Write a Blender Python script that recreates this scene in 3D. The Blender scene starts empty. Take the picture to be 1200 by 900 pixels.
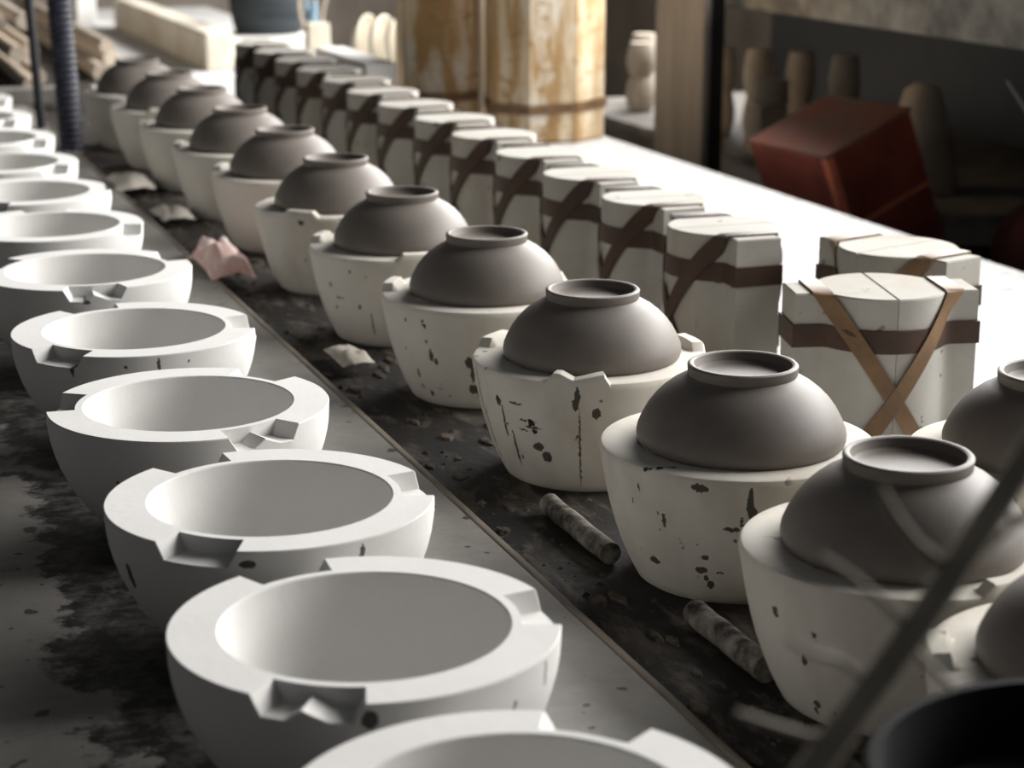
import bpy, bmesh, math, random
from mathutils import Vector, Matrix, noise as mnoise
random.seed(7)
S = bpy.context.scene
COL = S.collection
R = math.radians

# ------------------------------------------------------------------ camera
H = 0.525
cam_d = bpy.data.cameras.new('camera')
cam = bpy.data.objects.new('camera', cam_d); COL.objects.link(cam)
cam.location = (0, 0, H)
cam.rotation_euler = (R(90 - 14.9004), 0, R(-20.2915))
cam_d.sensor_width = 36.0
cam_d.lens = 2300.0 / 1200.0 * 36.0
cam_d.clip_start = 0.05
cam_d.dof.use_dof = True
cam_d.dof.focus_distance = 1.55
cam_d.dof.aperture_fstop = 8.0
S.camera = cam

# ------------------------------------------------------------------ world, window light, exposure
W = bpy.data.worlds.new('world'); S.world = W
W.use_nodes = True
bg = W.node_tree.nodes['Background']
bg.inputs['Color'].default_value = (0.93, 0.96, 1.0, 1)
bg.inputs['Strength'].default_value = 0.052
ld = bpy.data.lights.new('window_daylight', 'AREA')
ld.shape = 'RECTANGLE'; ld.size = 6.2; ld.size_y = 1.5
ld.energy = 545; ld.color = (1.0, 0.985, 0.96)
lo = bpy.data.objects.new('window_daylight', ld); COL.objects.link(lo)
lo.location = (3.15, 3.5, 1.52)
lo.rotation_euler = (Vector((0.6, 3.3, 0.1)) - Vector(lo.location)).to_track_quat('-Z', 'Y').to_euler()
S.view_settings.view_transform = 'Standard'
S.view_settings.look = 'None'
S.view_settings.gamma = 1.0
S.view_settings.use_curve_mapping = False
S.view_settings.exposure = 0.0

# ------------------------------------------------------------------ materials
class NT:
    def __init__(s, name, rough=0.8, spec=0.3):
        s.m = bpy.data.materials.new(name); s.m.use_nodes = True
        s.t = s.m.node_tree; s.p = s.t.nodes['Principled BSDF']
        s.p.inputs['Roughness'].default_value = rough
        s.p.inputs['Specular IOR Level'].default_value = spec
        s.tc = s.t.nodes.new('ShaderNodeTexCoord')
        s.obj = s.tc.outputs['Object']
    def n(s, typ, **kw):
        nd = s.t.nodes.new(typ)
        for k, v in kw.items(): setattr(nd, k, v)
        return nd
    def lk(s, a, b): s.t.links.new(a, b)
    def setin(s, sock, v):
        if isinstance(v, (int, float, tuple, list)): sock.default_value = v
        else: s.lk(v, sock)
    def math(s, op, a, b=0.0, clamp=False):
        nd = s.n('ShaderNodeMath', operation=op); nd.use_clamp = clamp
        s.setin(nd.inputs[0], a); s.setin(nd.inputs[1], b); return nd.outputs[0]
    def vmath(s, op, a, b=(0, 0, 0)):
        nd = s.n('ShaderNodeVectorMath', operation=op)
        s.setin(nd.inputs[0], a); s.setin(nd.inputs[1], b)
        return nd.outputs['Value'] if op in ('LENGTH', 'DOT_PRODUCT') else nd.outputs[0]
    def scale(s, v, sc): return s.vmath('MULTIPLY', v, sc)
    def noise(s, vec, sc, detail=4, rough=0.55, dist=0.0):
        nd = s.n('ShaderNodeTexNoise'); s.lk(vec, nd.inputs['Vector'])
        nd.inputs['Scale'].default_value = sc; nd.inputs['Detail'].default_value = detail
        nd.inputs['Roughness'].default_value = rough; nd.inputs['Distortion'].default_value = dist
        return nd
    def ramp(s, fac, stops):
        nd = s.n('ShaderNodeValToRGB'); s.lk(fac, nd.inputs[0])
        el = nd.color_ramp.elements
        while len(el) > 1: el.remove(el[-1])
        for i, (p, c) in enumerate(stops):
            e = el[0] if i == 0 else el.new(p)
            e.position = p; e.color = (c, c, c, 1) if isinstance(c, (int, float)) else (*c, 1)
        return nd.outputs[0]
    def mix(s, fac, a, b):
        nd = s.n('ShaderNodeMix', data_type='RGBA')
        s.setin(nd.inputs[0], fac)
        for k, v in ((6, a), (7, b)):
            if isinstance(v, tuple): nd.inputs[k].default_value = (*v, 1)
            else: s.lk(v, nd.inputs[k])
        return nd.outputs[2]
    def col(s, v):
        if isinstance(v, tuple): s.p.inputs['Base Color'].default_value = (*v, 1)
        else: s.lk(v, s.p.inputs['Base Color'])
    def bump(s, h, strength=0.2, dist=0.002):
        b = s.n('ShaderNodeBump'); b.inputs['Strength'].default_value = strength
        b.inputs['Distance'].default_value = dist
        s.lk(h, b.inputs['Height']); s.lk(b.outputs[0], s.p.inputs['Normal'])
    def rnd(s):
        """object coordinates shifted by a per-object random amount"""
        oi = s.n('ShaderNodeObjectInfo')
        v = s.n('ShaderNodeCombineXYZ'); s.lk(oi.outputs['Random'], v.inputs[0]); s.lk(oi.outputs['Random'], v.inputs[1])
        return s.vmath('ADD', s.obj, s.scale(v.outputs[0], (37.0, 11.0, 5.0)))

def simple(name, c1, c2, sc=8, rough=0.8, spec=0.3, bump=0.15, stretch=(1, 1, 1), bd=0.002):
    k = NT(name, rough, spec)
    v = k.scale(k.rnd(), stretch)
    n = k.noise(v, sc, 6, 0.6)
    k.col(k.mix(k.ramp(n.outputs[0], [(0.35, 0.0), (0.65, 1.0)]), c1, c2))
    k.bump(n.outputs[0], bump, bd)
    return k.m

def plaster(name, base, shade, spots=0.0, marks=(), drip=0.0):
    """cast plaster: fine mottling, small dark chips, hand-placed stains (azimuth deg, z, half width, half height)"""
    k = NT(name, 0.85, 0.2)
    v = k.rnd()
    n1 = k.noise(v, 14, 5, 0.6)
    c = k.mix(k.ramp(n1.outputs[0], [(0.3, 0.0), (0.7, 1.0)]), base, shade)
    n2 = k.noise(v, 160, 3, 0.6)
    if spots > 0:
        sp = k.noise(v, 62, 2, 0.5)
        gate = k.noise(v, 15, 2, 0.5)
        f = k.math('MULTIPLY', k.ramp(sp.outputs[0], [(0.70 - 0.07*spots, 0.0), (0.73 - 0.07*spots, 1.0)]),
                   k.ramp(gate.outputs[0], [(0.46, 0.0), (0.56, 1.0)]))
        c = k.mix(f, c, (0.035, 0.027, 0.02))
        # brownish rubbed dirt
        b = k.noise(k.scale(v, (1, 1, 0.6)), 9, 4, 0.6)
        c = k.mix(k.math('MULTIPLY', k.ramp(b.outputs[0], [(0.48, 0.0), (0.72, 1.0)]), 0.45), c, (0.30, 0.235, 0.165))
    if drip > 0:
        d = k.noise(k.scale(v, (1, 1, 0.10)), 75, 2, 0.5)
        g = k.noise(v, 11, 1, 0.5)
        f = k.math('MULTIPLY', k.ramp(d.outputs[0], [(0.69, 0.0), (0.72, 1.0)]), k.ramp(g.outputs[0], [(0.54, 0.0), (0.6, 1.0)]))
        c = k.mix(k.math('MULTIPLY', f, drip), c, (0.06, 0.045, 0.032))
    if marks:
        sx = k.n('ShaderNodeSeparateXYZ'); k.lk(k.obj, sx.inputs[0])
        at = k.n('ShaderNodeMath', operation='ARCTAN2'); k.lk(sx.outputs[1], at.inputs[0]); k.lk(sx.outputs[0], at.inputs[1])
        # shift so that the seam of atan2 lies on the far side (azimuth 70 deg)
        u = k.math('MULTIPLY', k.math('ADD', k.math('FLOORED_MODULO', k.math('SUBTRACT', at.outputs[0], R(70)), 2*math.pi), R(70)), 0.1)
        cb = k.n('ShaderNodeCombineXYZ'); k.lk(u, cb.inputs[0]); k.lk(sx.outputs[2], cb.inputs[1])
        wob = k.noise(k.obj, 300, 3, 0.6)
        uv = k.vmath('ADD', cb.outputs[0], k.scale(k.vmath('SUBTRACT', wob.outputs['Color'], (0.5, 0.5, 0.5)), (0.0050, 0.0060, 0)))
        acc = None
        for az, z, w, h in marks:
            a = R(az % 360)
            if a < R(70): a += 2*math.pi
            q = k.vmath('LENGTH', k.scale(k.vmath('SUBTRACT', uv, (a*0.1, z, 0)), (1/w, 1/h, 0)))
            f = k.math('LESS_THAN', q, 1.0)
            acc = f if acc is None else k.math('MAXIMUM', acc, f)
        c = k.mix(k.math('MULTIPLY', acc, 0.9), c, (0.035, 0.026, 0.02))
    k.col(c)
    k.bump(k.math('ADD', n2.outputs[0], n1.outputs[0]), 0.12, 0.0015)
    return k.m

M = {}
M['white_plaster'] = plaster('white_plaster', (0.695, 0.685, 0.668), (0.645, 0.632, 0.612), 0.0)
M['box_plaster'] = plaster('box_plaster', (0.43, 0.42, 0.39), (0.36, 0.345, 0.31), 0.1)
M['rubber'] = simple('brown_rubber', (0.060, 0.030, 0.018), (0.038, 0.019, 0.012), 30, 0.6, 0.35, 0.1)
M['rubber_tan'] = simple('tan_rubber', (0.20, 0.115, 0.052), (0.13, 0.072, 0.034), 30, 0.55, 0.4, 0.1)

k = NT('grey_clay', 0.56, 0.36)                                 # leather-hard clay with faint throwing lines
sx = k.n('ShaderNodeSeparateXYZ'); k.lk(k.obj, sx.inputs[0])
v = k.rnd(); n1 = k.noise(v, 22, 4, 0.55)
k.col(k.mix(k.ramp(n1.outputs[0], [(0.3, 0.0), (0.7, 1.0)]), (0.180, 0.157, 0.138), (0.142, 0.124, 0.109)))
lines = k.noise(k.scale(v, (0.02, 0.02, 1)), 420, 3, 0.5)
k.bump(k.math('ADD', lines.outputs[0], k.noise(v, 260, 2).outputs[0]), 0.06, 0.001)
M['clay'] = k.m

# table: dusted white beyond the strapped moulds, dark and dirty under the bowl moulds
k = NT('dusty_table', 0.72, 0.3)
sx = k.n('ShaderNodeSeparateXYZ'); k.lk(k.obj, sx.inputs[0])
n1 = k.noise(k.obj, 9, 6, 0.65); n2 = k.noise(k.obj, 30, 6, 0.7); n3 = k.noise(k.obj, 4, 4, 0.6)
edge = k.math('ADD', sx.outputs[0], k.math('MULTIPLY', k.math('SUBTRACT', n1.outputs[0], 0.5), 0.22))
white = k.ramp(k.math('SUBTRACT', edge, 0.76, True), [(0.0, 0.0), (0.07, 1.0)])
n4 = k.noise(k.scale(k.obj, (1, 0.35, 1)), 38, 6, 0.7, 0.4)
dark = k.mix(k.ramp(n4.outputs[0], [(0.50, 0.0), (0.72, 1.0)]), (0.011, 0.009, 0.0075), (0.15, 0.128, 0.105))
dark = k.mix(k.ramp(n3.outputs[0], [(0.5, 0.0), (0.7, 1.0)]), dark, (0.034, 0.028, 0.022))
lite = k.mix(k.ramp(n2.outputs[0], [(0.50, 0.0), (0.68, 1.0)]), (0.62, 0.615, 0.605), (0.40, 0.39, 0.38))
k.col(k.mix(white, dark, lite))
k.bump(n2.outputs[0], 0.5, 0.004)
M['table'] = k.m

# board: worn grey with a black wet stain along the row of white moulds and small spots
k = NT('stained_board', 0.5, 0.4)
sx = k.n('ShaderNodeSeparateXYZ'); k.lk(k.obj, sx.inputs[0])
n1 = k.noise(k.obj, 9, 9, 0.72); n2 = k.noise(k.obj, 42, 8, 0.75); n3 = k.noise(k.obj, 55, 1, 0.4)
base = k.mix(k.ramp(n2.outputs[0], [(0.35, 0.0), (0.7, 1.0)]), (0.265, 0.252, 0.234), (0.205, 0.194, 0.178))
e = k.math('ADD', sx.outputs[0], k.math('MULTIPLY', k.math('SUBTRACT', n1.outputs[0], 0.5), 0.26))
band = k.ramp(e, [(0.146, 0.0), (0.158, 1.0), (0.345, 1.0), (0.385, 0.0)])
tone = k.mix(k.ramp(n2.outputs[0], [(0.44, 0.0), (0.68, 1.0)]), (0.012, 0.011, 0.010), (0.12, 0.113, 0.104))
c = k.mix(band, base, tone)
spot = k.math('MULTIPLY', k.ramp(n3.outputs[0], [(0.70, 0.0), (0.72, 1.0)]), 0.85)
c = k.mix(spot, c, (0.035, 0.028, 0.022))
k.col(c); k.lk(k.ramp(n1.outputs[0], [(0.3, 0.38), (0.7, 0.62)]), k.p.inputs['Roughness'])
k.bump(n2.outputs[0], 0.2, 0.002)
M['board'] = k.m
M['board_edge'] = simple('board_edge', (0.30, 0.26, 0.21), (0.07, 0.055, 0.045), 25, 0.8, 0.2, 0.4, (1, 0.15, 1))

k = NT('ochre_stained', 0.75, 0.25)
v = k.rnd(); n1 = k.noise(k.scale(v, (1, 1, 0.12)), 22, 5, 0.65, 0.3); n2 = k.noise(k.scale(v, (1, 1, 0.4)), 10, 4, 0.6)
n3 = k.noise(k.scale(v, (1, 1, 2.5)), 26, 4, 0.6)
c = k.mix(k.ramp(n1.outputs[0], [(0.36, 0.0), (0.56, 1.0)]), (0.76, 0.64, 0.47), (0.40, 0.25, 0.11))
c = k.mix(k.ramp(n2.outputs[0], [(0.56, 0.0), (0.66, 1.0)]), c, (0.72, 0.66, 0.56))
c = k.mix(k.math('MULTIPLY', k.ramp(n3.outputs[0], [(0.56, 0.0), (0.66, 1.0)]), 0.6), c, (0.27, 0.15, 0.055))
k.col(c); k.bump(n1.outputs[0], 0.3, 0.003); M['ochre'] = k.m
M['dirty_rod'] = simple('dirty_rod', (0.02, 0.017, 0.014), (0.30, 0.27, 0.23), 60, 0.75, 0.3, 0.5)
M['black'] = simple('black_metal', (0.012, 0.012, 0.014), (0.02, 0.02, 0.022), 10, 0.5, 0.4, 0.05)
M['hose'] = simple('blue_black_rope', (0.012, 0.013, 0.022), (0.03, 0.032, 0.05), 40, 0.6, 0.4, 0.1)
M['grey_wood'] = simple('grey_wood', (0.235, 0.218, 0.20), (0.15, 0.138, 0.126), 14, 0.8, 0.2, 0.25, (1, 1, 0.12))
M['pole_wood'] = simple('pole_wood', (0.50, 0.43, 0.35), (0.36, 0.30, 0.24), 16, 0.75, 0.25, 0.2, (1, 0.1, 1))
M['concrete'] = simple('concrete', (0.42, 0.40, 0.35), (0.16, 0.15, 0.135), 9, 0.85, 0.2, 0.4)
M['cream'] = simple('cream_plaster', (0.72, 0.67, 0.57), (0.55, 0.49, 0.39), 7, 0.85, 0.2, 0.2)
M['dim_clay'] = simple('dim_clay', (0.60, 0.53, 0.44), (0.42, 0.365, 0.30), 12, 0.85, 0.2, 0.2)
M['red'] = simple('worn_red_paint', (0.33, 0.075, 0.05), (0.20, 0.046, 0.032), 10, 0.6, 0.35, 0.2)
M['red_edge'] = simple('orange_worn_edge', (0.75, 0.24, 0.14), (0.6, 0.17, 0.10), 18, 0.7, 0.3, 0.2)
M['dusty_red'] = simple('dusty_red_lid', (0.20, 0.13, 0.105), (0.26, 0.085, 0.06), 9, 0.85, 0.2, 0.2)
M['sack'] = simple('dark_red_cloth', (0.10, 0.035, 0.028), (0.05, 0.02, 0.017), 12, 0.9, 0.1, 0.3)
M['pink'] = simple('pink_cloth', (0.72, 0.42, 0.37), (0.80, 0.70, 0.66), 18, 0.9, 0.1, 0.2)
M['scrap'] = simple('scrap_paper', (0.62, 0.58, 0.52), (0.40, 0.36, 0.31), 20, 0.9, 0.1, 0.2)
M['pot'] = simple('blue_black_glaze', (0.030, 0.036, 0.042), (0.05, 0.056, 0.06), 8, 0.9, 0.1, 0.1, (1, 1, 6))
M['blue'] = simple('pale_blue_cloth', (0.30, 0.42, 0.50), (0.22, 0.33, 0.40), 12, 0.85, 0.2, 0.2)
M['cane'] = simple('pale_cane', (0.50, 0.43, 0.35), (0.36, 0.30, 0.24), 20, 0.7, 0.3, 0.1)
M['twig'] = simple('dry_twig', (0.30, 0.27, 0.225), (0.42, 0.375, 0.315), 40, 0.8, 0.2, 0.3)
M['twig_pale'] = simple('pale_dry_twig', (0.34, 0.30, 0.25), (0.24, 0.21, 0.17), 40, 0.8, 0.2, 0.3)
M['bucket'] = simple('black_bucket', (0.008, 0.0085, 0.009), (0.012, 0.0125, 0.013), 12, 0.9, 0.1, 0.05)
M['wall'] = simple('dim_wall', (0.26, 0.225, 0.19), (0.17, 0.145, 0.12), 3, 0.9, 0.1, 0.2)
M['floor'] = simple('dirt_floor', (0.10, 0.088, 0.075), (0.06, 0.052, 0.044), 4, 0.9, 0.1, 0.3)
M['crumb'] = simple('clay_crumbs', (0.12, 0.10, 0.082), (0.03, 0.025, 0.02), 60, 0.9, 0.1, 0.2)
M['steel'] = simple('dull_steel', (0.22, 0.215, 0.21), (0.15, 0.147, 0.144), 30, 0.4, 0.5, 0.05)

# ------------------------------------------------------------------ mesh helpers
def mesh_obj(name, verts, faces, mat, parent=None, loc=None, smooth=None):
    me = bpy.data.meshes.new(name); me.from_pydata(verts, [], faces)
    bm = bmesh.new(); bm.from_mesh(me)
    bmesh.ops.remove_doubles(bm, verts=bm.verts, dist=1e-6)
    bmesh.ops.recalc_face_normals(bm, faces=bm.faces); bm.to_mesh(me); bm.free()
    if smooth is not None:
        for p in me.polygons: p.use_smooth = True
        me.set_sharp_from_angle(angle=R(smooth))
    me.materials.append(mat)
    return link(name, me, parent, loc)
def link(name, me, parent=None, loc=None):
    o = bpy.data.objects.new(name, me); COL.objects.link(o)
    if loc: o.location = loc
    if parent: o.parent = parent
    return o
def empty(name, loc, rz=0.0):
    o = bpy.data.objects.new(name, None); COL.objects.link(o)
    o.location = loc; o.rotation_euler = (0, 0, rz); o.empty_display_size = 0.03
    return o
def tag(o, label, cat, group=None):
    o['label'] = label; o['category'] = cat
    if group: o['group'] = group
    return o
def struct(o): o['kind'] = 'structure'; return o

def lathe(prof, seg=64, angles=None, dz=None):
    """prof: (r, z[, weight]); weight scales the angular height offset dz(theta)"""
    ang = angles or [2*math.pi*i/seg for i in range(seg)]
    n = len(ang); V = []; F = []; rows = []
    for p in prof:
        w = p[2] if len(p) > 2 else 0.0
        if p[0] < 1e-7:
            rows.append([len(V)]); V.append((0, 0, p[1])); continue
        rows.append(list(range(len(V), len(V)+n)))
        for a in ang:
            V.append((p[0]*math.cos(a), p[0]*math.sin(a), p[1] + (w*dz(a) if dz and w else 0)))
    for a, b in zip(rows, rows[1:]):
        for i in range(n):
            j = (i+1) % n
            if len(a) == 1 and len(b) == 1: continue
            if len(a) == 1: F.append((a[0], b[i], b[j]))
            elif len(b) == 1: F.append((a[i], a[j], b[0]))
            else: F.append((a[i], a[j], b[j], b[i]))
    return V, F
def box(x0, x1, y0, y1, z0, z1, ch=0.0):
    bm = bmesh.new(); bmesh.ops.create_cube(bm, size=1)
    for v in bm.verts:
        v.co = Vector(((x0+x1)/2 + v.co.x*(x1-x0), (y0+y1)/2 + v.co.y*(y1-y0), (z0+z1)/2 + v.co.z*(z1-z0)))
    if ch: bmesh.ops.bevel(bm, geom=bm.edges[:], offset=ch, segments=2, affect='EDGES', profile=0.5)
    return flat(bm)
def flat(bm):
    bm.verts.index_update()
    V = [tuple(v.co) for v in bm.verts]; F = [[v.index for v in f.verts] for f in bm.faces]; bm.free(); return V, F
def rough_up(V, amp, sc, seed=0):
    return [tuple(Vector(v) + amp*mnoise.noise_vector(Vector(v)*sc + Vector((seed, seed*1.7, 0)))) for v in V]
def tube(pts, rads, seg=10, cap=True):
    V = []; F = []; pts = [Vector(p) for p in pts]
    up = Vector((0.31, 0.17, 0.94))
    for i, p in enumerate(pts):
        t = (pts[min(i+1, len(pts)-1)] - pts[max(i-1, 0)]).normalized()
        a = t.cross(up)
        if a.length < 1e-3: a = t.cross(Vector((1, 0, 0)))
        a.normalize(); b = t.cross(a)
        for j in range(seg):
            q = 2*math.pi*j/seg
            V.append(tuple(p + rads[i]*(math.cos(q)*a + math.sin(q)*b)))
    for i in range(len(pts)-1):
        for j in range(seg):
            k2 = (j+1) % seg
            F.append((i*seg+j, i*seg+k2, (i+1)*seg+k2, (i+1)*seg+j))
    if cap:
        F.append(tuple(range(seg))); F.append(tuple(range((len(pts)-1)*seg, len(pts)*seg)))
    return V, F
def prism(outline, z0, z1, ch=0.0015):
    n = len(outline); cx = sum(p[0] for p in outline)/n; cy = sum(p[1] for p in outline)/n
    def ring(z, ins):
        o = []
        for i, (x, y) in enumerate(outline):
            ax, ay = outline[i-1]; bx_, by_ = outline[(i+1) % n]
            e1 = Vector((x-ax, y-ay)).normalized(); e2 = Vector((bx_-x, by_-y)).normalized()
            nn = Vector((e1.y+e2.y, -e1.x-e2.x))
            if nn.length > 1e-6: nn.normalize()
            o.append((x - nn.x*ins, y - nn.y*ins, z))
        return o
    V = ring(z0+ch, 0) + ring(z1-ch, 0) + ring(z1, ch) + ring(z0, ch)
    F = []
    for a, b in ((0, 1), (1, 2), (3, 0)):
        for i in range(n):
            j = (i+1) % n; F.append((a*n+i, a*n+j, b*n+j, b*n+i))
    F.append(tuple(range(2*n, 3*n))); F.append(tuple(range(4*n-1, 3*n-1, -1)))
    return V, F

# ------------------------------------------------------------------ setting
T = -0.012                      # table surface under the bowl moulds; the board on it is at z = 0
struct(mesh_obj('floor', *box(-3, 5, -1.5, 9, -0.85, -0.8), M['floor']))
struct(mesh_obj('wall_back', *box(-3, 5, 8.2, 8.3, -0.8, 3.0), M['wall']))
struct(mesh_obj('wall_right', *box(2.95, 3.05, -1.5, 8.2, -0.8, 0.62), M['wall']))
wf = struct(mesh_obj('window_1', *box(2.93, 3.07, 0.35, 6.75, 0.62, 0.67), M['grey_wood']))
for y in (0.40, 6.70):
    mesh_obj('window_jamb', *box(2.96, 3.04, y-0.04, y+0.04, 0.67, 2.2), M['grey_wood'], wf)

tb = empty('work_table', (0.5, 4.0, -0.8))
tag(tb, 'long dirty work table dusted white along its right side, carrying all the moulds', 'table')
o = mesh_obj('table_top', *box(-0.5, 1.556, 0.28, 7.6, T-0.05, T, 0.003), M['table'], tb); o.matrix_parent_inverse = Matrix.Translation(-tb.location)
for x, y in ((-0.4, 0.4), (1.46, 0.4), (-0.4, 7.4), (1.46, 7.4)):
    o = mesh_obj('leg', *box(x-0.05, x+0.05, y-0.05, y+0.05, -0.8, T-0.05), M['grey_wood'], tb); o.matrix_parent_inverse = Matrix.Translation(-tb.location)

bd = empty('board', (0.2, 4.0, T)); inv = Matrix.Translation(-bd.location)
tag(bd, 'flat grey board with a black wet stain under the row of white open moulds', 'board')
o = mesh_obj('panel', *box(-0.42, 0.502, 0.3, 4.72, T, 0.0, 0.0012), M['board'], bd); o.matrix_parent_inverse = inv
o = mesh_obj('edge_strip', *box(0.5025, 0.509, 0.3, 4.72, T, 0.0008, 0.0015), M['board_edge'], bd); o.matrix_parent_inverse = inv

# ------------------------------------------------------------------ white open moulds (left row)
def single(half, d): return [(-half, 0), (-half+3.5, d), (half-3.5, d), (half, 0)]
def double(half, d): return [(-half, 0), (-half+3.5, d), (-6, d), (-1, 0.42*d), (6, d*0.9), (half-3.5, d), (half, 0)]
def angular(keys):
    """keys: list of (azimuth deg, polyline); returns the sampled angles and the height function"""
    def dz(a):
        for az, pl in keys:
            t = (math.degrees(a) - az + 180) % 360 - 180
            if pl[0][0] <= t <= pl[-1][0]:
                for (t0, h0), (t1, h1) in zip(pl, pl[1:]):
                    if t0 <= t <= t1: return h0 + (h1-h0)*(t-t0)/(t1-t0)
        return 0.0
    s = set(round(i*360/100, 3) for i in range(100))
    for az, pl in keys:
        for t, h in pl: s.add(round((az+t) % 360, 3))
    a = sorted(s); out = [a[0]]
    for x in a[1:]:
        if x - out[-1] > 0.5 or any(abs(((x-az+180) % 360 - 180) - t) < 0.01 for az, pl in keys for t, h in pl): out.append(x)
    return [R(x) for x in out], dz
RZ = 0.107
OPEN_PROF = [(0, 0), (0.0535, 0), (0.056, 0.0015), (0.067, 0.0105), (0.0775, 0.0205), (0.0868, 0.032), (0.0938, 0.0425), (0.0992, 0.0525), (0.1040, 0.063), (0.1075, 0.0735), (0.1098, 0.083),
             (0.1111, 0.0915), (0.1118, RZ-0.001, 1), (0.1112, RZ, 1), (0.0896, RZ, 1), (0.0893, RZ), (0.0838, RZ), (0.0829, RZ-0.0009),
             (0.0812, 0.090), (0.0775, 0.073), (0.0705, 0.056), (0.060, 0.041), (0.046, 0.030), (0.030, 0.0235), (0.014, 0.0205), (0, 0.020)]
ROT = -20.3                      # image azimuth -> world azimuth
open_rows = [
    # Y, key image-azimuths, type per key, label, marks
    (0.762, (68, 186, 300), 'sss', 'nearest white open bowl mould, cut off by the bottom edge of the photo'),
    (1.007, (258, 14, 122), 'dss', 'second white open mould of the left row, double notch toward camera, on the grey board'),
    (1.252, (251, 16, 130), 'sss', 'third white open mould from the camera, one wide flat notch facing front'),
    (1.510, (311, 62, 180), 'dss', 'fourth white open mould from the camera, notches at its left and right front'),
    (1.785, (242, 15, 125), 'sss', 'fifth white open mould from the camera, long shaded notch at its left front'),
    (2.078, (287, 42, 165), 'dss', 'sixth white open mould from the camera, beside the pink rag'),
    (2.360, (346, 105, 225), 'sss', 'seventh white open mould from the camera, partly cut by the left edge'),
    (2.620, (258, 20, 140), 'sss', 'eighth white open mould from the camera, half outside the left edge'),
    (2.896, (330, 90, 210), 'sss', 'ninth white open mould from the camera, only its right part in view'),
    (3.170, (332, 92, 212), 'sss', 'tenth white open mould from the camera, near the dark ribbed post'),
    (3.449, (320, 80, 200), 'sss', 'eleventh white open mould, a small right end visible at the left edge'),
    (3.730, (335, 95, 215), 'sss', 'farthest white open mould, a sliver at the left edge before the poles'),
]
wm_marks = {1: [(255, 0.098, 0.0042, 0.0055), (316, 0.096, 0.0011, 0.009), (232, 0.04, 0.0016, 0.002), (300, 0.088, 0.001, 0.003)],
            2: [(198, 0.074, 0.0032, 0.0095), (249, 0.098, 0.0048, 0.0026), (247, 0.083, 0.0012, 0.007), (288, 0.096, 0.0017, 0.0075)],
            3: [(284, 0.083, 0.0016, 0.005), (228, 0.07, 0.0012, 0.003), (232, 0.06, 0.001, 0.003)],
            4: [(231, 0.095, 0.0018, 0.0075), (271, 0.098, 0.0014, 0.006), (256, 0.097, 0.0016, 0.0014), (285, 0.098, 0.0014, 0.0013)],
            5: [(262, 0.094, 0.0035, 0.0024)]}
for i, (Y, az, ty, lab) in enumerate(open_rows):
    keys = [(a+ROT, double(16.5, -0.0115) if t == 'd' else single(15.0, -0.0115)) for a, t in zip(az, ty)]
    ang, dz = angular(keys)
    m = plaster('white_plaster_marked', (0.695, 0.685, 0.668), (0.645, 0.632, 0.612), 0, wm_marks[i]) if wm_marks.get(i) else M['white_plaster']
    o = mesh_obj('open_mould', *lathe(OPEN_PROF, angles=ang, dz=dz), m, None, (0.286 + random.uniform(-.004, .004), Y, 0.0), 30)
    tag(o, lab, 'mould', 'white open moulds on the grey board')

# ------------------------------------------------------------------ bowl moulds with upturned clay bowls (right row)
BZ = 0.107                       # height of the bowl moulds
KEY_PROF = [(0, 0), (0.0735, 0), (0.0762, 0.0018), (0.0795, 0.0080), (0.0840, 0.0170), (0.0890, 0.0290), (0.0935, 0.0420), (0.0975, 0.0560), (0.1008, 0.0700), (0.1035, 0.0840), (0.1052, 0.0940, 0.3),
            (0.1064, BZ-0.0065, 1), (0.1062, BZ-0.003, 1), (0.1050, BZ-0.0008, 1), (0.1032, BZ, 1),
            (0.0945, BZ, 1), (0.0905, BZ, 0.0), (0.078, BZ), (0.068, BZ-0.012), (0.05, BZ-0.028), (0, BZ-0.034)]
def ksingle(half, h): return [(-half, 0), (-half+4.5, h), (half-4.5, h), (half, 0)]
def kdouble(half, h): return [(-half, 0), (-half+4, h), (-half+7, h), (-2, 0.35*h), (half-6, 0.9*h), (half-3, h), (half, 0)]
BOWL = [(0.0375, 0.0606), (0.0392, 0.0616), (0.0410, 0.0614), (0.0422, 0.0603), (0.0418, 0.054), (0.0412, 0.0528), (0.0425, 0.0515), (0.047, 0.0495), (0.054, 0.0455), (0.061, 0.0400),
        (0.067, 0.0340), (0.0725, 0.0265), (0.0768, 0.0185), (0.0795, 0.0120), (0.0803, 0.0080), (0.0800, 0.0040), (0.0790, 0.0012), (0.0778, 0.0), (0.0765, 0.0), (0.076, 0.001), (0.0765, 0.010),
        (0.071, 0.024), (0.062, 0.036), (0.048, 0.0445), (0.02, 0.0465), (0, 0.0468)]
FOOT_N = 6
body_me = None
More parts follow.
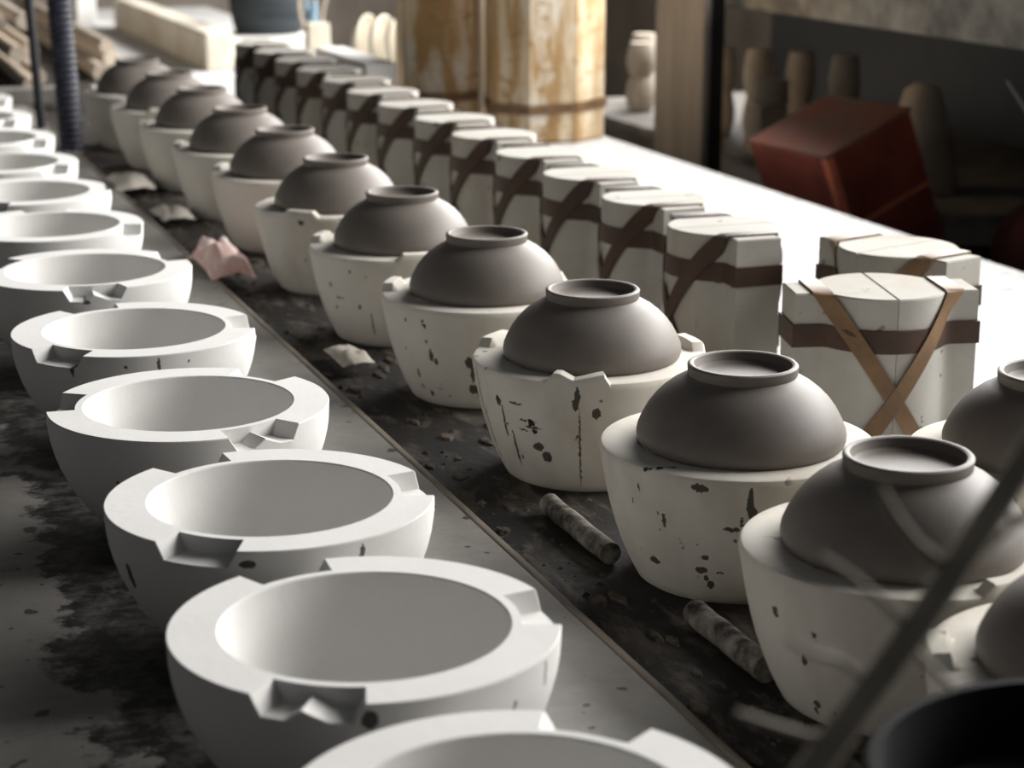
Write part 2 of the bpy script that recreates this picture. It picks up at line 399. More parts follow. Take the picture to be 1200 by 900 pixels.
bowl_rows = [
    (0.668, 0.834, (172, 52), 's', 'speckled bowl mould in the lower right corner behind the dark bucket', 'clay bowl at the right edge, nearly hidden above the dark bucket'),
    (0.661, 1.051, (301, 61), 's', 'nearest full bowl mould, speckled, behind the blurred branch', 'nearest full upturned clay bowl, behind the blurred branch'),
    (0.666, 1.300, (), 's', 'second bowl mould, with long dark drip and a scribble-like stain cluster', 'second upturned clay bowl from the camera, its mould marked with a dark drip'),
    (0.663, 1.590, (262, 150, 20), 'dss', 'third bowl mould, jagged raised key in front and long vertical drips', 'third upturned clay bowl from the camera, above the jagged mould key'),
    (0.664, 1.880, (168, 48), 'ss', 'fourth bowl mould, black spots and a raised key at its left', 'fourth upturned clay bowl from the camera, below the first strapped moulds'),
    (0.660, 2.160, (165, 285, 45), 'sss', 'fifth bowl mould, few dark dots, raised keys left and front', 'fifth upturned clay bowl from the camera, on a lightly dotted mould'),
    (0.663, 2.450, (248, 8, 128), 'sss', 'sixth bowl mould, wide raised key at its front left', 'sixth upturned clay bowl from the camera, above the wide front key'),
    (0.668, 2.745, (168, 288, 48), 'sss', 'seventh bowl mould, level with the pink rag', 'seventh upturned clay bowl from the camera'),
    (0.664, 3.015, (178, 298, 58), 'sss', 'eighth bowl mould, clean cream, key at its left', 'eighth upturned clay bowl from the camera'),
    (0.663, 3.310, (190, 310, 70), 'sss', 'ninth bowl mould, blurred, third from the far end', 'ninth upturned clay bowl, third from the far end'),
    (0.658, 3.575, (150, 270, 30), 'sss', 'tenth bowl mould, blurred, second from the far end', 'tenth upturned clay bowl, second from the far end'),
    (0.650, 3.850, (160, 280, 40), 'sss', 'farthest bowl mould, right beside the ribbed dark post', 'farthest upturned clay bowl, before the stack of poles'),
]
key_marks = {   # image azimuths, turned into world azimuths below
   
    1: [(210, 0.078, 0.0028, 0.004), (228, 0.072, 0.0016, 0.0018), (222, 0.05, 0.0022, 0.004), (224, 0.018, 0.0032, 0.0036), (222, 0.012, 0.002, 0.003), (232, 0.014, 0.001, 0.002), (267, 0.086, 0.006, 0.0022), (274, 0.088, 0.003, 0.002), (288, 0.091, 0.0022, 0.008)],
    2: [(249, 0.0995, 0.0062, 0.0032), (269, 0.090, 0.0024, 0.0125), (270, 0.082, 0.003, 0.006), (220, 0.090, 0.001, 0.004), (215, 0.077, 0.001, 0.003), (232, 0.068, 0.0016, 0.006), (229, 0.073, 0.0012, 0.0015), (262, 0.068, 0.0065, 0.0016), (266, 0.074, 0.0014, 0.004),
        (247, 0.053, 0.001, 0.001), (240, 0.048, 0.001, 0.001), (250, 0.042, 0.0034, 0.002), (248, 0.031, 0.0052, 0.003), (250, 0.024, 0.0022, 0.003), (252, 0.018, 0.003, 0.0035), (257, 0.030, 0.003, 0.0012), (222, 0.030, 0.006, 0.003), (276, 0.062, 0.001, 0.010)],
    3: [(196, 0.075, 0.0013, 0.03), (200, 0.04, 0.0013, 0.03), (217, 0.080, 0.0034, 0.004), (219, 0.062, 0.0015, 0.016), (224, 0.038, 0.0015, 0.018), (229, 0.082, 0.0075, 0.0013), (233, 0.068, 0.004, 0.001), (238, 0.062, 0.009, 0.0011), (232, 0.058, 0.005, 0.001), (240, 0.044, 0.0058, 0.0042), (244, 0.035, 0.0050, 0.0055), (227, 0.030, 0.001, 0.002), (262, 0.096, 0.0024, 0.008), (261, 0.088, 0.0028, 0.006), (263, 0.045, 0.0009, 0.038), (271, 0.080, 0.0038, 0.005)],
    4: [(222, 0.092, 0.0013, 0.002), (235, 0.094, 0.0013, 0.002), (236, 0.073, 0.0013, 0.002), (238, 0.058, 0.0026, 0.007), (241, 0.052, 0.0022, 0.004), (262, 0.054, 0.0048, 0.006), (264, 0.042, 0.0024, 0.010), (264, 0.024, 0.0058, 0.0055), (268, 0.018, 0.0025, 0.006), (224, 0.035, 0.0018, 0.005), (231, 0.014, 0.003, 0.003), (246, 0.014, 0.0014, 0.0016), (217, 0.060, 0.0012, 0.0014)],
    5: [(221, 0.072, 0.0022, 0.0025), (222, 0.045, 0.0022, 0.0022), (240, 0.092, 0.0015, 0.002), (228, 0.058, 0.007, 0.001), (244, 0.05, 0.0022, 0.0028), (252, 0.03, 0.001, 0.014), (285, 0.095, 0.003, 0.005)],
    6: [(250, 0.05, 0.0014, 0.0014)]}
def add_bowl(x, y, z, lab, tilt=(0, 0)):
    global body_me
    t = empty('clay_bowl', (x, y, z)); t.rotation_euler = (tilt[0], tilt[1], random.uniform(0, 6))
    tag(t, lab, 'bowl', 'upturned grey clay bowls')
    if body_me is None:
        b = mesh_obj('body', *lathe(BOWL[FOOT_N-1:], 72), M['clay'], t, None, 40)
        fr = mesh_obj('foot_ring', *lathe([(0.0412, 0.0528)] + BOWL[4::-1] + [(0.0366, 0.0580), (0.0355, 0.0550), (0.031, 0.0528), (0.02, 0.0522), (0, 0.0520)], 72), M['clay'], t, None, 40)
        body_me = (b.data, fr.data)
    else:
        link('body', body_me[0], t); link('foot_ring', body_me[1], t)
for i, (X, Y, az, ty, lab, blab) in enumerate(bowl_rows):
    keys = [(a+ROT, kdouble(15.5, 0.0085) if t == 'd' else ksingle(14.5, 0.0072)) for a, t in zip(az, ty + 'sss')]
    ang, dz = angular(keys)
    m = plaster('speckled_plaster', (0.73, 0.695, 0.63), (0.65, 0.61, 0.535), [0.4, 0.1, 0.1, 0.2, 0.3, 0.15, 0.1][i] if i < 7 else 0.0, [(a+ROT, z, w, h) for a, z, w, h in key_marks.get(i, ())], 0.0)
    o = mesh_obj('bowl_mould', *lathe(KEY_PROF, angles=ang, dz=dz), m, None, (X, Y, T), 32)
    tag(o, lab, 'mould', 'bowl moulds in the right row')
    add_bowl(X + random.uniform(-.002, .002), Y - 0.004, T + BZ + 0.0003, blab)
# a further bowl on its mould at the right edge, in front of the strapped moulds
ang, dz = angular([])
o = mesh_obj('bowl_mould', *lathe(KEY_PROF, angles=ang, dz=dz), plaster('speckled_plaster', (0.73, 0.695, 0.63), (0.65, 0.61, 0.535), 0.3), None, (0.874, 1.192, T), 32)
tag(o, 'bowl mould behind the nearest full bowl, mostly hidden at the right edge', 'mould', 'bowl moulds in the right row')
add_bowl(0.874, 1.192, T + BZ + 0.0003, 'upturned clay bowl at the right edge in front of the strapped moulds')

# ------------------------------------------------------------------ strapped two-part moulds
L2, TB, TL, BH = 0.0895, 0.0265, 0.0635, 0.142
def half_t(s):
    c = math.sqrt(max(0.0, TL*TL - s*s))
    return (TB**7 + c**7)**(1/7)
def half_outline(sign):
    ss = [0.0003] + [0.068*i/14 for i in range(1, 15)] + [L2]
    pts = [(s, -half_t(s)) for s in ss] + [(s, half_t(s)) for s in reversed(ss)]
    return pts if sign > 0 else [(-x, y) for x, y in reversed(pts)]
def full_outline(off):
    ss = [-L2-off] + [-0.068 + 0.136*i/28 for i in range(29)] + [L2+off]
    return [(s, -half_t(s)-off) for s in ss] + [(s, half_t(s)+off) for s in reversed(ss)]
def hband(z0, z1):
    a = full_outline(0.0004); b = full_outline(0.0022); n = len(a)
    V = [(x, y, z0) for x, y in a] + [(x, y, z0) for x, y in b] + [(x, y, z1) for x, y in b] + [(x, y, z1) for x, y in a]
    F = []
    for p, q in ((0, 1), (1, 2), (2, 3)):
        for i in range(n):
            j = (i+1) % n; F.append((p*n+i, p*n+j, q*n+j, q*n+i))
    return V, F
def xband(sign):
    """closed loop: down one face from the top tab to the foot of the other half, over the top, down the other face"""
    w = 0.0092; s_top, s_bot = 0.064*sign, -0.026*sign
    path = []                                        # (s, y, z, ny, nz)
    for i in range(15):
        z = 0.004 + (BH - 0.004)*i/14; s = s_bot + (s_top-s_bot)*i/14
        path.append((s, -1, z))
    V = []; rows = []
    def row(s, y, z, oy, oz, ins):
        r = []
        for ds in (-w, w):
            r.append(len(V)); V.append((s+ds, y(s+ds) if callable(y) else y, z))
        for ds in (w, -w):
            r.append(len(V)); V.append((s+ds, (y(s+ds) if callable(y) else y) + oy, z + oz))
        rows.append(r)
    for s, _, z in path: row(s, lambda q: -half_t(q)-0.0024, z, -0.0018, 0, 0)
    row(s_top, -half_t(s_top)-0.0022, BH+0.0004, -0.0012, 0.0018, 0)
    row(s_top, half_t(s_top)+0.0022, BH+0.0004, 0.0012, 0.0018, 0)
    for s, _, z in reversed(path): row(s, lambda q: half_t(q)+0.0024, z, 0.0018, 0, 0)
    F = []
    for a, b in zip(rows, rows[1:]):
        for i in range(4):
            j = (i+1) % 4; F.append((a[i], a[j], b[j], b[i]))
    return V, F
strap_cache = None
def strapped(x, y, rz, lab, straps='rubber'):
    global strap_cache
    t = empty('strapped_mould', (x, y, T), rz); tag(t, lab, 'mould', 'strapped two-part moulds')
    if strap_cache is None:
        a = mesh_obj('mould_half', *prism(half_outline(1), 0, BH), M['box_plaster'], t, None, 30)
        b = mesh_obj('mould_half', *prism(half_outline(-1), 0, BH), M['box_plaster'], t, None, 30)
        c = mesh_obj('rubber_strap', *hband(BH-0.052, BH-0.030), M['rubber'], t, None, 40)
        d = mesh_obj('rubber_strap', *xband(1), M['rubber'], t, None, 40)
        e = mesh_obj('rubber_strap', *xband(-1), M['rubber'], t, None, 40)
        strap_cache = [q.data for q in (a, b, c, d, e)]
    else:
        for nm, me in zip(('mould_half', 'mould_half', 'rubber_strap', 'rubber_strap', 'rubber_strap'), strap_cache):
            if straps != 'rubber' and nm == 'rubber_strap' and me is not strap_cache[2]:
                me = me.copy(); me.materials[0] = M[straps]
            link(nm, me, t)
ordn = ['first', 'second', 'third', 'fourth', 'fifth', 'sixth', 'seventh', 'eighth', 'ninth', 'tenth', 'eleventh', 'twelfth', 'farthest']
for i in range(13):
    lab = 'cream strapped mould standing %s from the near end of the long row' % ordn[i]
    if i == 12: lab = 'farthest cream strapped mould of the long row, in front of the dark round pot'
    strapped(0.980 + 0.004*i + random.uniform(-.004, .004), 1.962 + 0.203*i, R(90 + random.uniform(-2, 2)), lab)
strapped(0.975, 1.614, R(-14.6), 'cream mould facing the camera with two tan rubber straps crossed in an X', 'rubber_tan')
strapped(1.098, 1.785, R(107), 'cream strapped mould standing alone behind the one with the crossed straps', 'rubber_tan')

# ------------------------------------------------------------------ things between the rows
for y0, y1, x, r, lab in ((1.345, 1.478, 0.580, 0.0092, 'dirty round rod lying against the third and second bowl moulds'),
                          (1.095, 1.207, 0.588, 0.0098, 'dirty round rod lying against the foot of the nearest full bowl mould')):
    n = 14
    pts = [(x + 0.0005*math.sin(i), y0 + (y1-y0)*i/n, T + r) for i in range(n+1)]
    V, F = tube(pts, [r*(1+0.015*math.sin(i*2.3)) for i in range(n+1)], 14)
    tag(mesh_obj('rod', V, F, M['dirty_rod'], None, None, 50), lab, 'rod')

def crumple(cx, cy, z, lx, ly, h, seed, n=18):
    V = []; F = []
    for i in range(n+1):
        for j in range(n+1):
            u, v = i/n*2-1, j/n*2-1
            q = Vector((u*1.1+seed, v*1.3, seed*0.7))
            edge = max(0, 1-(u*u*u*u+v*v*v*v)*0.75)
            zz = h*edge*(0.45+0.9*abs(mnoise.noise(q))+0.25*mnoise.noise(q*2.7))
            V.append((cx + lx*u*(1+0.18*mnoise.noise(q*1.3)), cy + ly*v*(1+0.18*mnoise.noise(q*1.3+Vector((4, 0, 0)))), z + 0.0015 + max(0, zz)))
    for i in range(n):
        for j in range(n):
            a = i*(n+1)+j; F.append((a, a+1, a+n+2, a+n+1))
    m = len(V); V += [(x, y, zz-0.0012) for x, y, zz in V]
    F += [tuple(m+q for q in reversed(f)) for f in F[:n*n]]
    rim = [i*(n+1) for i in range(n)] + [n*(n+1)+j for j in range(n)] + [i*(n+1)+n for i in range(n, 0, -1)] + [j for j in range(n, 0, -1)]
    for a, b in zip(rim, rim[1:]+rim[:1]): F.append((a, b, b+m, a+m))
    return V, F
tag(mesh_obj('rag', *crumple(0.530, 2.56, 0.0, 0.030, 0.085, 0.036, 2.3), M['pink'], None, None, 60), 'crumpled pink and white rag lying on the board edge between the rows', 'rag')
for i, (x, y, lx, ly, hh, lab) in enumerate(((0.535, 3.30, 0.03, 0.07, 0.02, 'pale crumpled scrap on the board edge near the ribbed post'), (0.545, 2.98, 0.025, 0.05, 0.016, 'small pale scrap between the rows beyond the pink rag'),
                                            (0.555, 2.02, 0.018, 0.04, 0.012, 'small pale scrap between the rows nearer than the pink rag'))):
    tag(mesh_obj('scrap', *crumple(x, y, 0.0, lx, ly, hh, 5.1+i, 10), M['scrap'], None, None, 60), lab, 'scrap')
# loose crumbs and flakes of dry clay in the gap
V = []; F = []
for i in range(420):
    y = 0.75 + 3.2*random.random()**1.2; x = 0.516 + 0.06*random.random() if random.random() < 0.7 else 0.52 + 0.3*random.random()
    s = random.choice((0.001, 0.0015, 0.002, 0.0035)) * random.uniform(0.7, 1.3)
    m = len(V); a = random.uniform(0, 6)
    for q in range(5):
        V.append((x + s*1.2*math.cos(a+q*1.257)*random.uniform(.6, 1.2), y + s*1.2*math.sin(a+q*1.257)*random.uniform(.6, 1.2), T + 0.0001))
    V.append((x, y, T + s*random.uniform(.5, 1.1)))
    for q in range(5): F.append((m+q, m+(q+1) % 5, m+5))
for i in range(170):
    y = 0.95 + 2.6*random.random()**1.1; x = random.choice((random.uniform(0.575, 0.60), random.uniform(0.52, 0.60), random.uniform(0.60, 0.66)))
    if min(math.hypot(x-0.663, y-b[1]) for b in bowl_rows) < 0.084 or 1.08 < y < 1.22 and x > 0.56 or 1.33 < y < 1.49 and x > 0.56: continue
    a = random.uniform(0.003, 0.008); b_ = a*random.uniform(1.2, 2.6); h = a*random.uniform(0.3, 0.6); m = len(V); sd = random.uniform(0, 50)
    for ring, (rr, zz) in enumerate(((1, 0), (0.75, 0.75))):
        for q in range(8):
            w = rr*(1 + 0.45*mnoise.noise(Vector((math.cos(q*.785)*1.3+sd, math.sin(q*.785)*1.3, ring))))
            V.append((x + a*w*math.cos(q*.785), y + b_*w*math.sin(q*.785), T + 0.0001 + h*zz))
    V.append((x, y, T + h))
    for q in range(8):
        F.append((m+q, m+(q+1) % 8, m+8+(q+1) % 8, m+8+q)); F.append((m+8+q, m+8+(q+1) % 8, m+16))
me = bpy.data.meshes.new('clay_crumbs'); me.from_pydata(V, [], F); me.materials.append(M['crumb'])
o = link('clay_crumbs', me); o['kind'] = 'stuff'
tag(o, 'dry clay crumbs scattered in the dark gap between the two rows', 'crumbs')

# ------------------------------------------------------------------ posts and poles at the upper left
V, F = [], []
n = 150
pts = [(0.503 - 0.013*i/n*2.2, 3.756, T + 0.9*i/n) for i in range(n+1)]
V, F = tube(pts, [0.0215 + (0.0022 if i % 2 else -0.0018) for i in range(n+1)], 18)
tag(mesh_obj('ribbed_post', V, F, M['hose'], None, None, 60), 'thick blue-black ribbed post rising between the rows at the upper left', 'post')
V, F = tube([(0.488, 4.085, T), (0.470, 4.085, 0.5), (0.452, 4.085, 0.95)], [0.0095, 0.0095, 0.0095], 12)
tag(mesh_obj('thin_post', V, F, M['black'], None, None, 60), 'thin black post left of the ribbed post', 'post')
pole_spec = [(0.556, 4.80, 0.020, 0.0), (0.600, 5.02, 0.020, 0.0), (0.535, 4.86, 0.020, 0.070), (0.585, 5.00, 0.019, 0.068), (0.500, 4.95, 0.020, 0.150), (0.560, 4.90, 0.020, 0.145),
             (0.760, 5.05, 0.021, 0.0), (0.840, 5.40, 0.021, 0.0), (0.800, 5.2, 0.018, 0.055)]
pole_lab = ['lowest pale pole of the left stack, its end toward the camera', 'low pole beside the lowest one, right of it', 'pole in the middle layer of the left stack', 'middle layer pole behind the thin black post',
            'topmost left pole of the stack at the upper left', 'topmost right pole of the stack beside the ribbed post', 'pale pole right of the ribbed post', 'pale pole farthest right beside the cream block', 'pole lying on the two right of the ribbed post']
for (x, y, r, z), lab in zip(pole_spec, pole_lab):
    L = 2.0
    pts = [(x + 0.001*math.sin(j*1.3+x*40), y + L*j/8, T + r + z) for j in range(9)]
    V, F = tube(pts, [r*(1.0 - 0.01*j) for j in range(9)], 16)
    tag(mesh_obj('pole', V, F, M['pole_wood'], None, None, 50), lab, 'pole', 'wooden poles stacked at the upper left')
for y in (5.6, 6.5):     # spacers that carry the upper layers
    tag(mesh_obj('spacer', *box(0.46, 0.64, y, y+0.05, T+0.0405, T+0.067, 0.002), M['grey_wood']), 'flat wooden spacer across the %s part of the pole stack' % ('near' if y < 6 else 'far'), 'wood')
    tag(mesh_obj('spacer', *box(0.45, 0.63, y, y+0.05, T+0.1105, T+0.143, 0.002), M['grey_wood']), 'upper wooden spacer across the %s part of the pole stack' % ('near' if y < 6 else 'far'), 'wood')
tag(mesh_obj('plank', *box(0.36, 0.60, 4.50, 4.56, 0.0, 0.035, 0.003), M['grey_wood']), 'short grey plank lying across in front of the pole ends', 'plank')

V, F = box(1.06, 1.135, 5.20, 6.7, T, 0.088, 0.006)
tag(mesh_obj('plaster_beam', V, F, M['cream']), 'long cream plaster block pointing away at the top left, beyond the bowls', 'block')
tag(mesh_obj('white_carton', *box(0.955, 1.02, 6.82, 7.0, T, 0.18, 0.004), M['white_plaster']), 'bright white carton at the top left behind the ribbed post', 'box')
tag(mesh_obj('white_slab', *box(1.115, 1.185, 3.88, 4.28, T, 0.128, 0.006), M['white_plaster']), 'bright white slab standing behind the far strapped moulds', 'slab')

# ------------------------------------------------------------------ things at the far end of the table
tag(mesh_obj('pot_stand', *box(1.17, 1.405, 5.40, 5.62, T, T+0.07, 0.004), M['white_plaster']), 'low white block under the dark round pot', 'block')
V, F = lathe([(0, 0), (0.088, 0), (0.096, 0.02), (0.105, 0.06), (0.108, 0.10), (0.098, 0.14), (0.075, 0.17), (0.06, 0.18), (0.066, 0.195), (0.06, 0.195), (0.05, 0.17), (0, 0.16)], 40)
o = mesh_obj('round_pot', V, F, M['pot'], None, (1.30, 5.50, T + 0.0705), 50); tag(o, 'dark blue-black round pot at the top behind the far strapped moulds', 'pot')
tag(mesh_obj('cloth', *crumple(1.447, 5.56, T, 0.019, 0.035, 0.20, 8.1, 12), M['blue'], None, None, 60), 'small pale blue cloth right of the dark round pot', 'cloth')
tag(mesh_obj('tag_block', *box(1.170, 1.222, 4.54, 4.58, T, 0.158, 0.003), M['cream']), 'small cream upright block below the pale blue cloth', 'block')
for i in range(5):
    V, F = lathe([(0, 0), (0.05, 0), (0.085, 0.012), (0.105, 0.036), (0.1, 0.038), (0.08, 0.018), (0, 0.008)], 40)
    V = [(z, y, x) for x, y, z in V]
    o = mesh_obj('plate', V, F, M['cream'], None, (1.385 + 0.033*i, 4.87 - 0.034*i, T + 0.0815), 40)
    o.scale = (0.85, 0.775, 0.775); o.rotation_euler = (0, R(-4), R(-40))
    tag(o, ['leftmost cream dish standing on edge beside the stained moulds', 'second cream dish on edge from the left', 'middle cream dish of the five on edge', 'fourth cream dish on edge from the left', 'rightmost cream dish on edge, by the stained moulds'][i], 'dish', 'cream dishes standing on edge')
for i, (c, r, tl, lab) in enumerate((((1.47, 5.20, 0.20), 0.17, 0.25, 'larger pale cane hoop leaning at the top behind the dishes'), ((1.475, 5.06, 0.15), 0.13, -0.2, 'smaller pale cane hoop leaning inside the larger one'))):
    pts = []
    for j in range(49):
        a = 2*math.pi*j/48
        p = Vector((r*math.cos(a), 0, r*math.sin(a))); p.rotate(Matrix.Rotation(tl, 3, 'Z'))
        pts.append(Vector(c) + p + Vector((0, 0, r + T - c[2] + 0.005)))
    V, F = tube(pts, [0.005]*49, 8, False)
    tag(mesh_obj('cane_hoop', V, F, M['cane'], None, None, 60), lab, 'hoop', 'cane hoops behind the dishes')

# ------------------------------------------------------------------ tall stained moulds
def tall(x, y, r, rz, h, lab, ridge):
    t = empty('tall_mould', (x, y, T), rz); tag(t, lab, 'mould', 'tall stained moulds')
    n = 8
    out = [(r*math.cos(2*math.pi*i/n), r*math.sin(2*math.pi*i/n)) for i in range(n)]
    for lo_, hi in ((0, n//2), (n//2, n)):
        pts = [out[i % n] for i in range(lo_, hi+1)]
        cx = sum(p[0] for p in pts)/len(pts); cy = sum(p[1] for p in pts)/len(pts)
        mesh_obj('mould_half', *prism([(px + 0.0015*cx/abs(r), py + 0.0015*cy/abs(r)) for px, py in pts], 0, h, 0.006), M['ochre'], t)
    a = [((r+0.003)*math.cos(2*math.pi*i/n), (r+0.003)*math.sin(2*math.pi*i/n)) for i in range(n)]
    b = [((r+0.006)*math.cos(2*math.pi*i/n), (r+0.006)*math.sin(2*math.pi*i/n)) for i in range(n)]
    V = [(px, py, z + 0.006*math.sin(i*1.1)) for ring, z in ((a, 0.060), (b, 0.060), (b, 0.078), (a, 0.078)) for i, (px, py) in enumerate(ring)]
    F = [(p*n+i, p*n+(i+1) % n, q*n+(i+1) % n, q*n+i) for p, q in ((0, 1), (1, 2), (2, 3)) for i in range(n)]
    mesh_obj('rubber_strap', V, F, M['rubber_tan'], t)
    V, F = tube([(r*1.0*math.cos(R(ridge)), r*1.0*math.sin(R(ridge)), z) for z in (0.0, h)], [0.006, 0.006], 8)
    mesh_obj('ridge_highlight', V, F, M['cream'], t)  # raised corner edge; the bright edge highlight is put into its cream colour
tall(1.440, 3.705, 0.122, R(10), 0.52, 'tall cream eight-sided mould with ochre streaks, right one of the pair', 100)
tall(1.335, 3.970, 0.122, R(18), 0.52, 'tall browner eight-sided mould, left one of the pair, partly hidden', 262)

# ------------------------------------------------------------------ counter, shelf and clutter beyond the table
ct = empty('counter', (2.3, 3.3, -0.8)); inv = Matrix.Translation(-ct.location)
tag(ct, 'grey concrete counter on thick grey legs beyond the table at the upper right', 'counter')
def cpart(nm, b, m):
    q = mesh_obj(nm, *b, m, ct); q.matrix_parent_inverse = inv; return q
cpart('counter_top', box(1.90, 2.70, 1.2, 4.6, 0.228, 0.36, 0.006), M['concrete'])
cpart('leg', box(1.80, 1.816, 3.722, 3.965, -0.8, 0.42, 0.002), M['grey_wood'])
cpart('leg', box(1.822, 1.852, 3.73, 3.80, -0.8, 0.42, 0.002), M['black'])
cpart('leg', box(1.95, 2.05, 1.3, 1.4, -0.8, 0.227, 0.003), M['grey_wood'])
cpart('shelf_board', box(2.005, 2.70, 3.10, 5.1, -0.135, -0.115, 0.002), M['grey_wood'])
cpart('back_panel', box(2.68, 2.70, 1.2, 5.1, -0.8, 0.227), M['black'])
for y in (3.15, 5.05):
    cpart('shelf_support', box(2.4, 2.46, y-0.03, y+0.03, -0.8, -0.136), M['grey_wood'])

def spool(h, r): return lathe([(0, 0), (r*0.7, 0), (r*0.78, 0.004), (r*0.98, h*0.35), (r, h*0.55), (r*0.86, h*0.85), (r*0.72, h), (0, h)], 28)
cols = [(2.13, 4.30, [(0.105, 0.034), (0.105, 0.035)]), (2.15, 4.15, [(0.108, 0.034), (0.108, 0.035)]), (2.22, 4.07, [(0.105, 0.036), (0.11, 0.036)]),
        (2.25, 3.92, [(0.1, 0.036), (0.12, 0.036)]), (2.13, 4.78, [(0.09, 0.04), (0.09, 0.038)]), (2.2, 4.92, [(0.09, 0.04), (0.1, 0.04)])]
names = ['stack nearest the black leg', 'second stack from the black leg', 'third stack in the shade', 'fourth stack, deep in the shade', 'stack left of the grey leg', 'stack farthest left of the grey leg']
for (x, y, st), nm in zip(cols, names):
    z = -0.115
    for j, (h, r) in enumerate(st):
        V, F = spool(h, r)
        o = mesh_obj('rough_vase', V, F, M['dim_clay'], None, (x, y, z + 0.0003), 45); z += h + 0.0003
        tag(o, '%s small dim clay vase, %s under the counter' % ('lower' if j == 0 else 'upper', nm), 'vase', 'small clay vases under the counter')
tag(mesh_obj('clay_block', *box(2.03, 2.10, 3.90, 3.98, -0.1145, 0.0005, 0.004), M['dim_clay']), 'pale clay block standing before the small vases under the counter', 'block')
o = mesh_obj('drum', *lathe([(0, 0), (0.040, 0), (0.042, 0.004), (0.042, 0.052), (0.039, 0.056), (0, 0.056)], 32), M['dim_clay'], None, (2.072, 3.938, 0.0008), 40)
tag(o, 'pale low drum resting on the clay block under the counter', 'drum')
V, F = lathe([(0, 0), (0.075, 0), (0.078, 0.01), (0.045, 0.17), (0.036, 0.20), (0.02, 0.212), (0, 0.214)], 32)
o = mesh_obj('cone_roll', V, F, M['dim_clay'], None, (2.13, 3.40, -0.114), 45)
tag(o, 'dim blunt clay cone standing behind the red box', 'cone')
o = mesh_obj('clay_lump', *lathe([(0, 0), (0.06, 0), (0.072, 0.02), (0.06, 0.08), (0.03, 0.12), (0, 0.13)], 24), M['dim_clay'], None, (2.16, 3.68, -0.114), 45)
tag(o, 'dim clay lump behind the back edge of the red box', 'clay')

# tilted red box
AB = Vector((-0.036, 0.238, 0.0)); BC = Vector((0.18, 0.03, 0.075)); B0 = Vector((1.72, 3.045, 0.023))
e1 = AB.normalized(); e2 = (BC - e1*BC.dot(e1)).normalized(); e3 = e1.cross(e2)
if e3.z < 0: e3 = -e3
la, lb, lc = AB.length, BC.length, 0.27
mat = Matrix((( *e1, 0), (*e2, 0), (*e3, 0), (0, 0, 0, 1))).transposed(); mat.translation = B0
rb = empty('red_box', (0, 0, 0)); rb.matrix_world = mat
tag(rb, 'worn dull red box tipped toward the table, below the concrete counter', 'box')
mesh_obj('body', *box(0.004, la, 0.0, lb, -lc, -0.008, 0.004), M['red'], rb)
mesh_obj('lid', *box(0.0, la+0.002, -0.003, lb+0.002, -0.007, 0.0, 0.002), M['dusty_red'], rb)
q = mesh_obj('corner_strip', *box(0.002, 0.018, -0.0035, -0.0005, -lc, -0.009, 0.001), M['red_edge'], rb); q['label'] = 'orange worn corner strip'
q = mesh_obj('corner_strip', *box(-0.0004, 0.0036, 0.0, 0.012, -lc, -0.009, 0.001), M['red_edge'], rb); q['label'] = 'orange worn corner strip'
q = mesh_obj('band', *box(0.001, 0.0036, 0.014, lb, -0.155, -0.146, 0.0008), M['red_edge'], rb); q['label'] = 'pale scuffed line across the side'
bn = empty('low_bench', (1.95, 2.7, -0.8)); inv = Matrix.Translation(-bn.location)
tag(bn, 'low dark bench behind the table, under the red box', 'bench')
q = mesh_obj('bench_top', *box(1.62, 2.30, 1.6, 3.40, -0.26, -0.238, 0.003), M['black'], bn); q.matrix_parent_inverse = inv
for x, y in ((1.68, 1.7), (2.24, 1.7), (1.68, 3.3), (2.24, 3.3)):
    q = mesh_obj('leg', *box(x-0.03, x+0.03, y-0.03, y+0.03, -0.8, -0.261), M['black'], bn); q.matrix_parent_inverse = inv
sk = bmesh.new(); bmesh.ops.create_uvsphere(sk, u_segments=40, v_segments=24, radius=1)
for v in sk.verts:
    a = math.atan2(v.co.y, v.co.x); f = 1 + 0.07*math.sin(9*a)*(1-abs(v.co.z))
    v.co = Vector((v.co.x*0.13*f, v.co.y*0.20*f, max(-0.95, v.co.z)*0.115 + 0.11))
V, F = flat(sk)
o = mesh_obj('sack', V, F, M['sack'], None, (2.06, 2.74, -0.238), 60); tag(o, 'dark red-brown folded sack in the shade right of the red box', 'sack')
V, F = tube([(2.02, 2.88, -0.236), (2.0, 2.60, 0.13)], [0.004, 0.004], 8)
V, F = tube([(1.90, 2.775, 0.175), (1.90, 2.70, 0.12), (1.89, 2.60, 0.04), (1.80, 2.36, -0.2375)], [0.004]*4, 8)
tag(mesh_obj('metal_rod', V, F, M['steel'], None, None, 60), 'thin dull metal rod leaning in the shade below the counter at the right edge', 'rod')

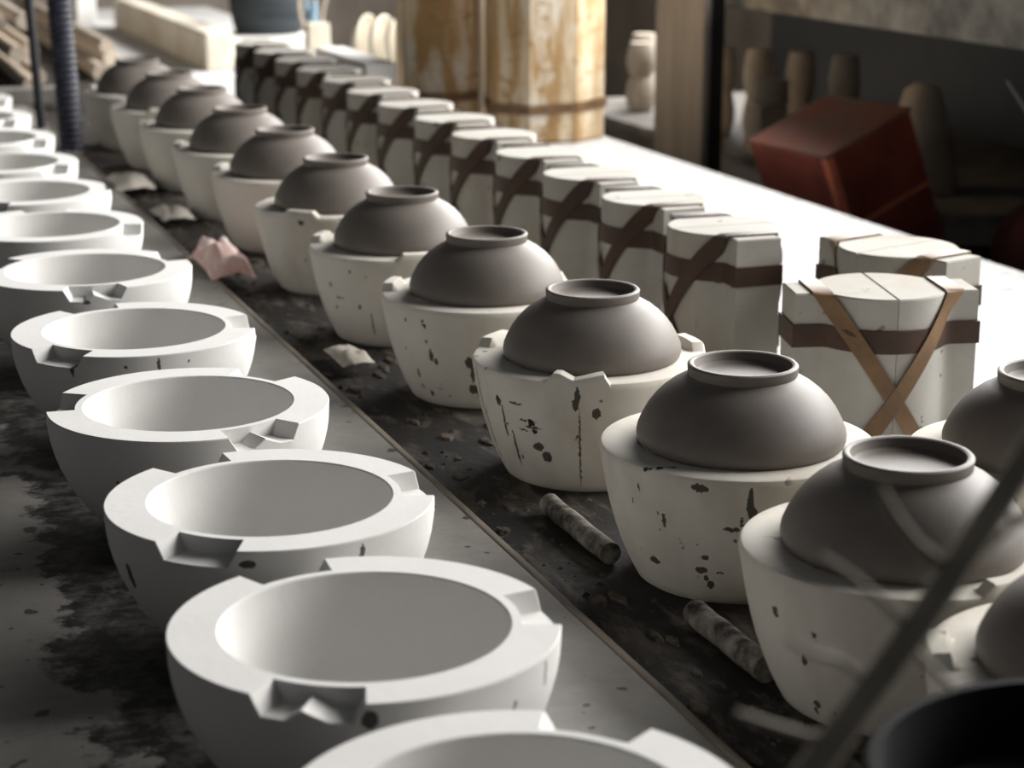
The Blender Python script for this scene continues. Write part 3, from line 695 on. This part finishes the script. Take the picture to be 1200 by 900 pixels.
# ------------------------------------------------------------------ blurred foreground: bucket and dry branch
V, F = lathe([(0, 0), (0.078, 0), (0.08, 0.002), (0.098, 0.150), (0.102, 0.152), (0.103, 0.158), (0.101, 0.160), (0.096, 0.160), (0.078, 0.01), (0, 0.01)], 48)
bk = empty('bucket', (0.492, 0.610, 0.0)); tag(bk, 'black bucket, out of focus in the lower right corner', 'bucket')
mesh_obj('body', V, F, M['bucket'], bk, None, 40)
o = mesh_obj('slurry', *lathe([(0, 0.128), (0.088, 0.128), (0.088, 0.122), (0, 0.122)], 40), M['bucket'], bk)
tw = empty('dry_branch', (0.095, 0.5, 0.0)); inv = Matrix.Translation(-tw.location)
tag(tw, 'dry branch with side twigs, blurred across the lower right foreground', 'branch')
def twig(pts, r0, r1, m='twig', nm='twig'):
    n = len(pts); sc = 1.0 if nm == 'stem' else 0.72; V, F = tube(pts, [sc*(r0 + (r1-r0)*i/(n-1)) for i in range(n)], 10)
    V = [tuple(p) for p in V]; q = mesh_obj(nm, V, F, M[m], tw, None, 60); q.matrix_parent_inverse = inv
twig([(0.105, 0.5, 0.004), (0.19, 0.503, 0.12), (0.285, 0.5, 0.246), (0.322, 0.498, 0.294), (0.357, 0.5, 0.341), (0.40, 0.505, 0.40)], 0.0064, 0.0044, nm='stem')
twig([(0.332, 0.5, 0.3088), (0.3199, 0.5, 0.3188), (0.3117, 0.5, 0.329), (0.3054, 0.5, 0.3392)], 0.003, 0.002, 'twig_pale')
twig([(0.3256, 0.5, 0.3019), (0.3406, 0.5, 0.3114), (0.3527, 0.5, 0.3194), (0.3633, 0.5, 0.3273)], 0.0024, 0.0015, 'twig')
twig([(0.3424, 0.5, 0.3226), (0.3523, 0.5, 0.3243), (0.3622, 0.5, 0.3211)], 0.003, 0.0016, 'twig_pale')
twig([(0.3044, 0.5, 0.2746), (0.2945, 0.5, 0.2833), (0.2837, 0.5, 0.2877), (0.2752, 0.5, 0.2937)], 0.0022, 0.0012, 'twig')
twig([(0.2918, 0.5, 0.2567), (0.2838, 0.5, 0.2592), (0.2712, 0.5, 0.2652), (0.2584, 0.5, 0.2713)], 0.0028, 0.0018, 'twig_pale')
twig([(0.3169, 0.5, 0.2924), (0.3071, 0.5, 0.3029), (0.2961, 0.5, 0.312), (0.2859, 0.5, 0.3197)], 0.0022, 0.0012, 'twig_pale')
twig([(0.3156, 0.5, 0.2888), (0.3255, 0.5, 0.2787), (0.3357, 0.5, 0.2683)], 0.0024, 0.0016, 'twig')
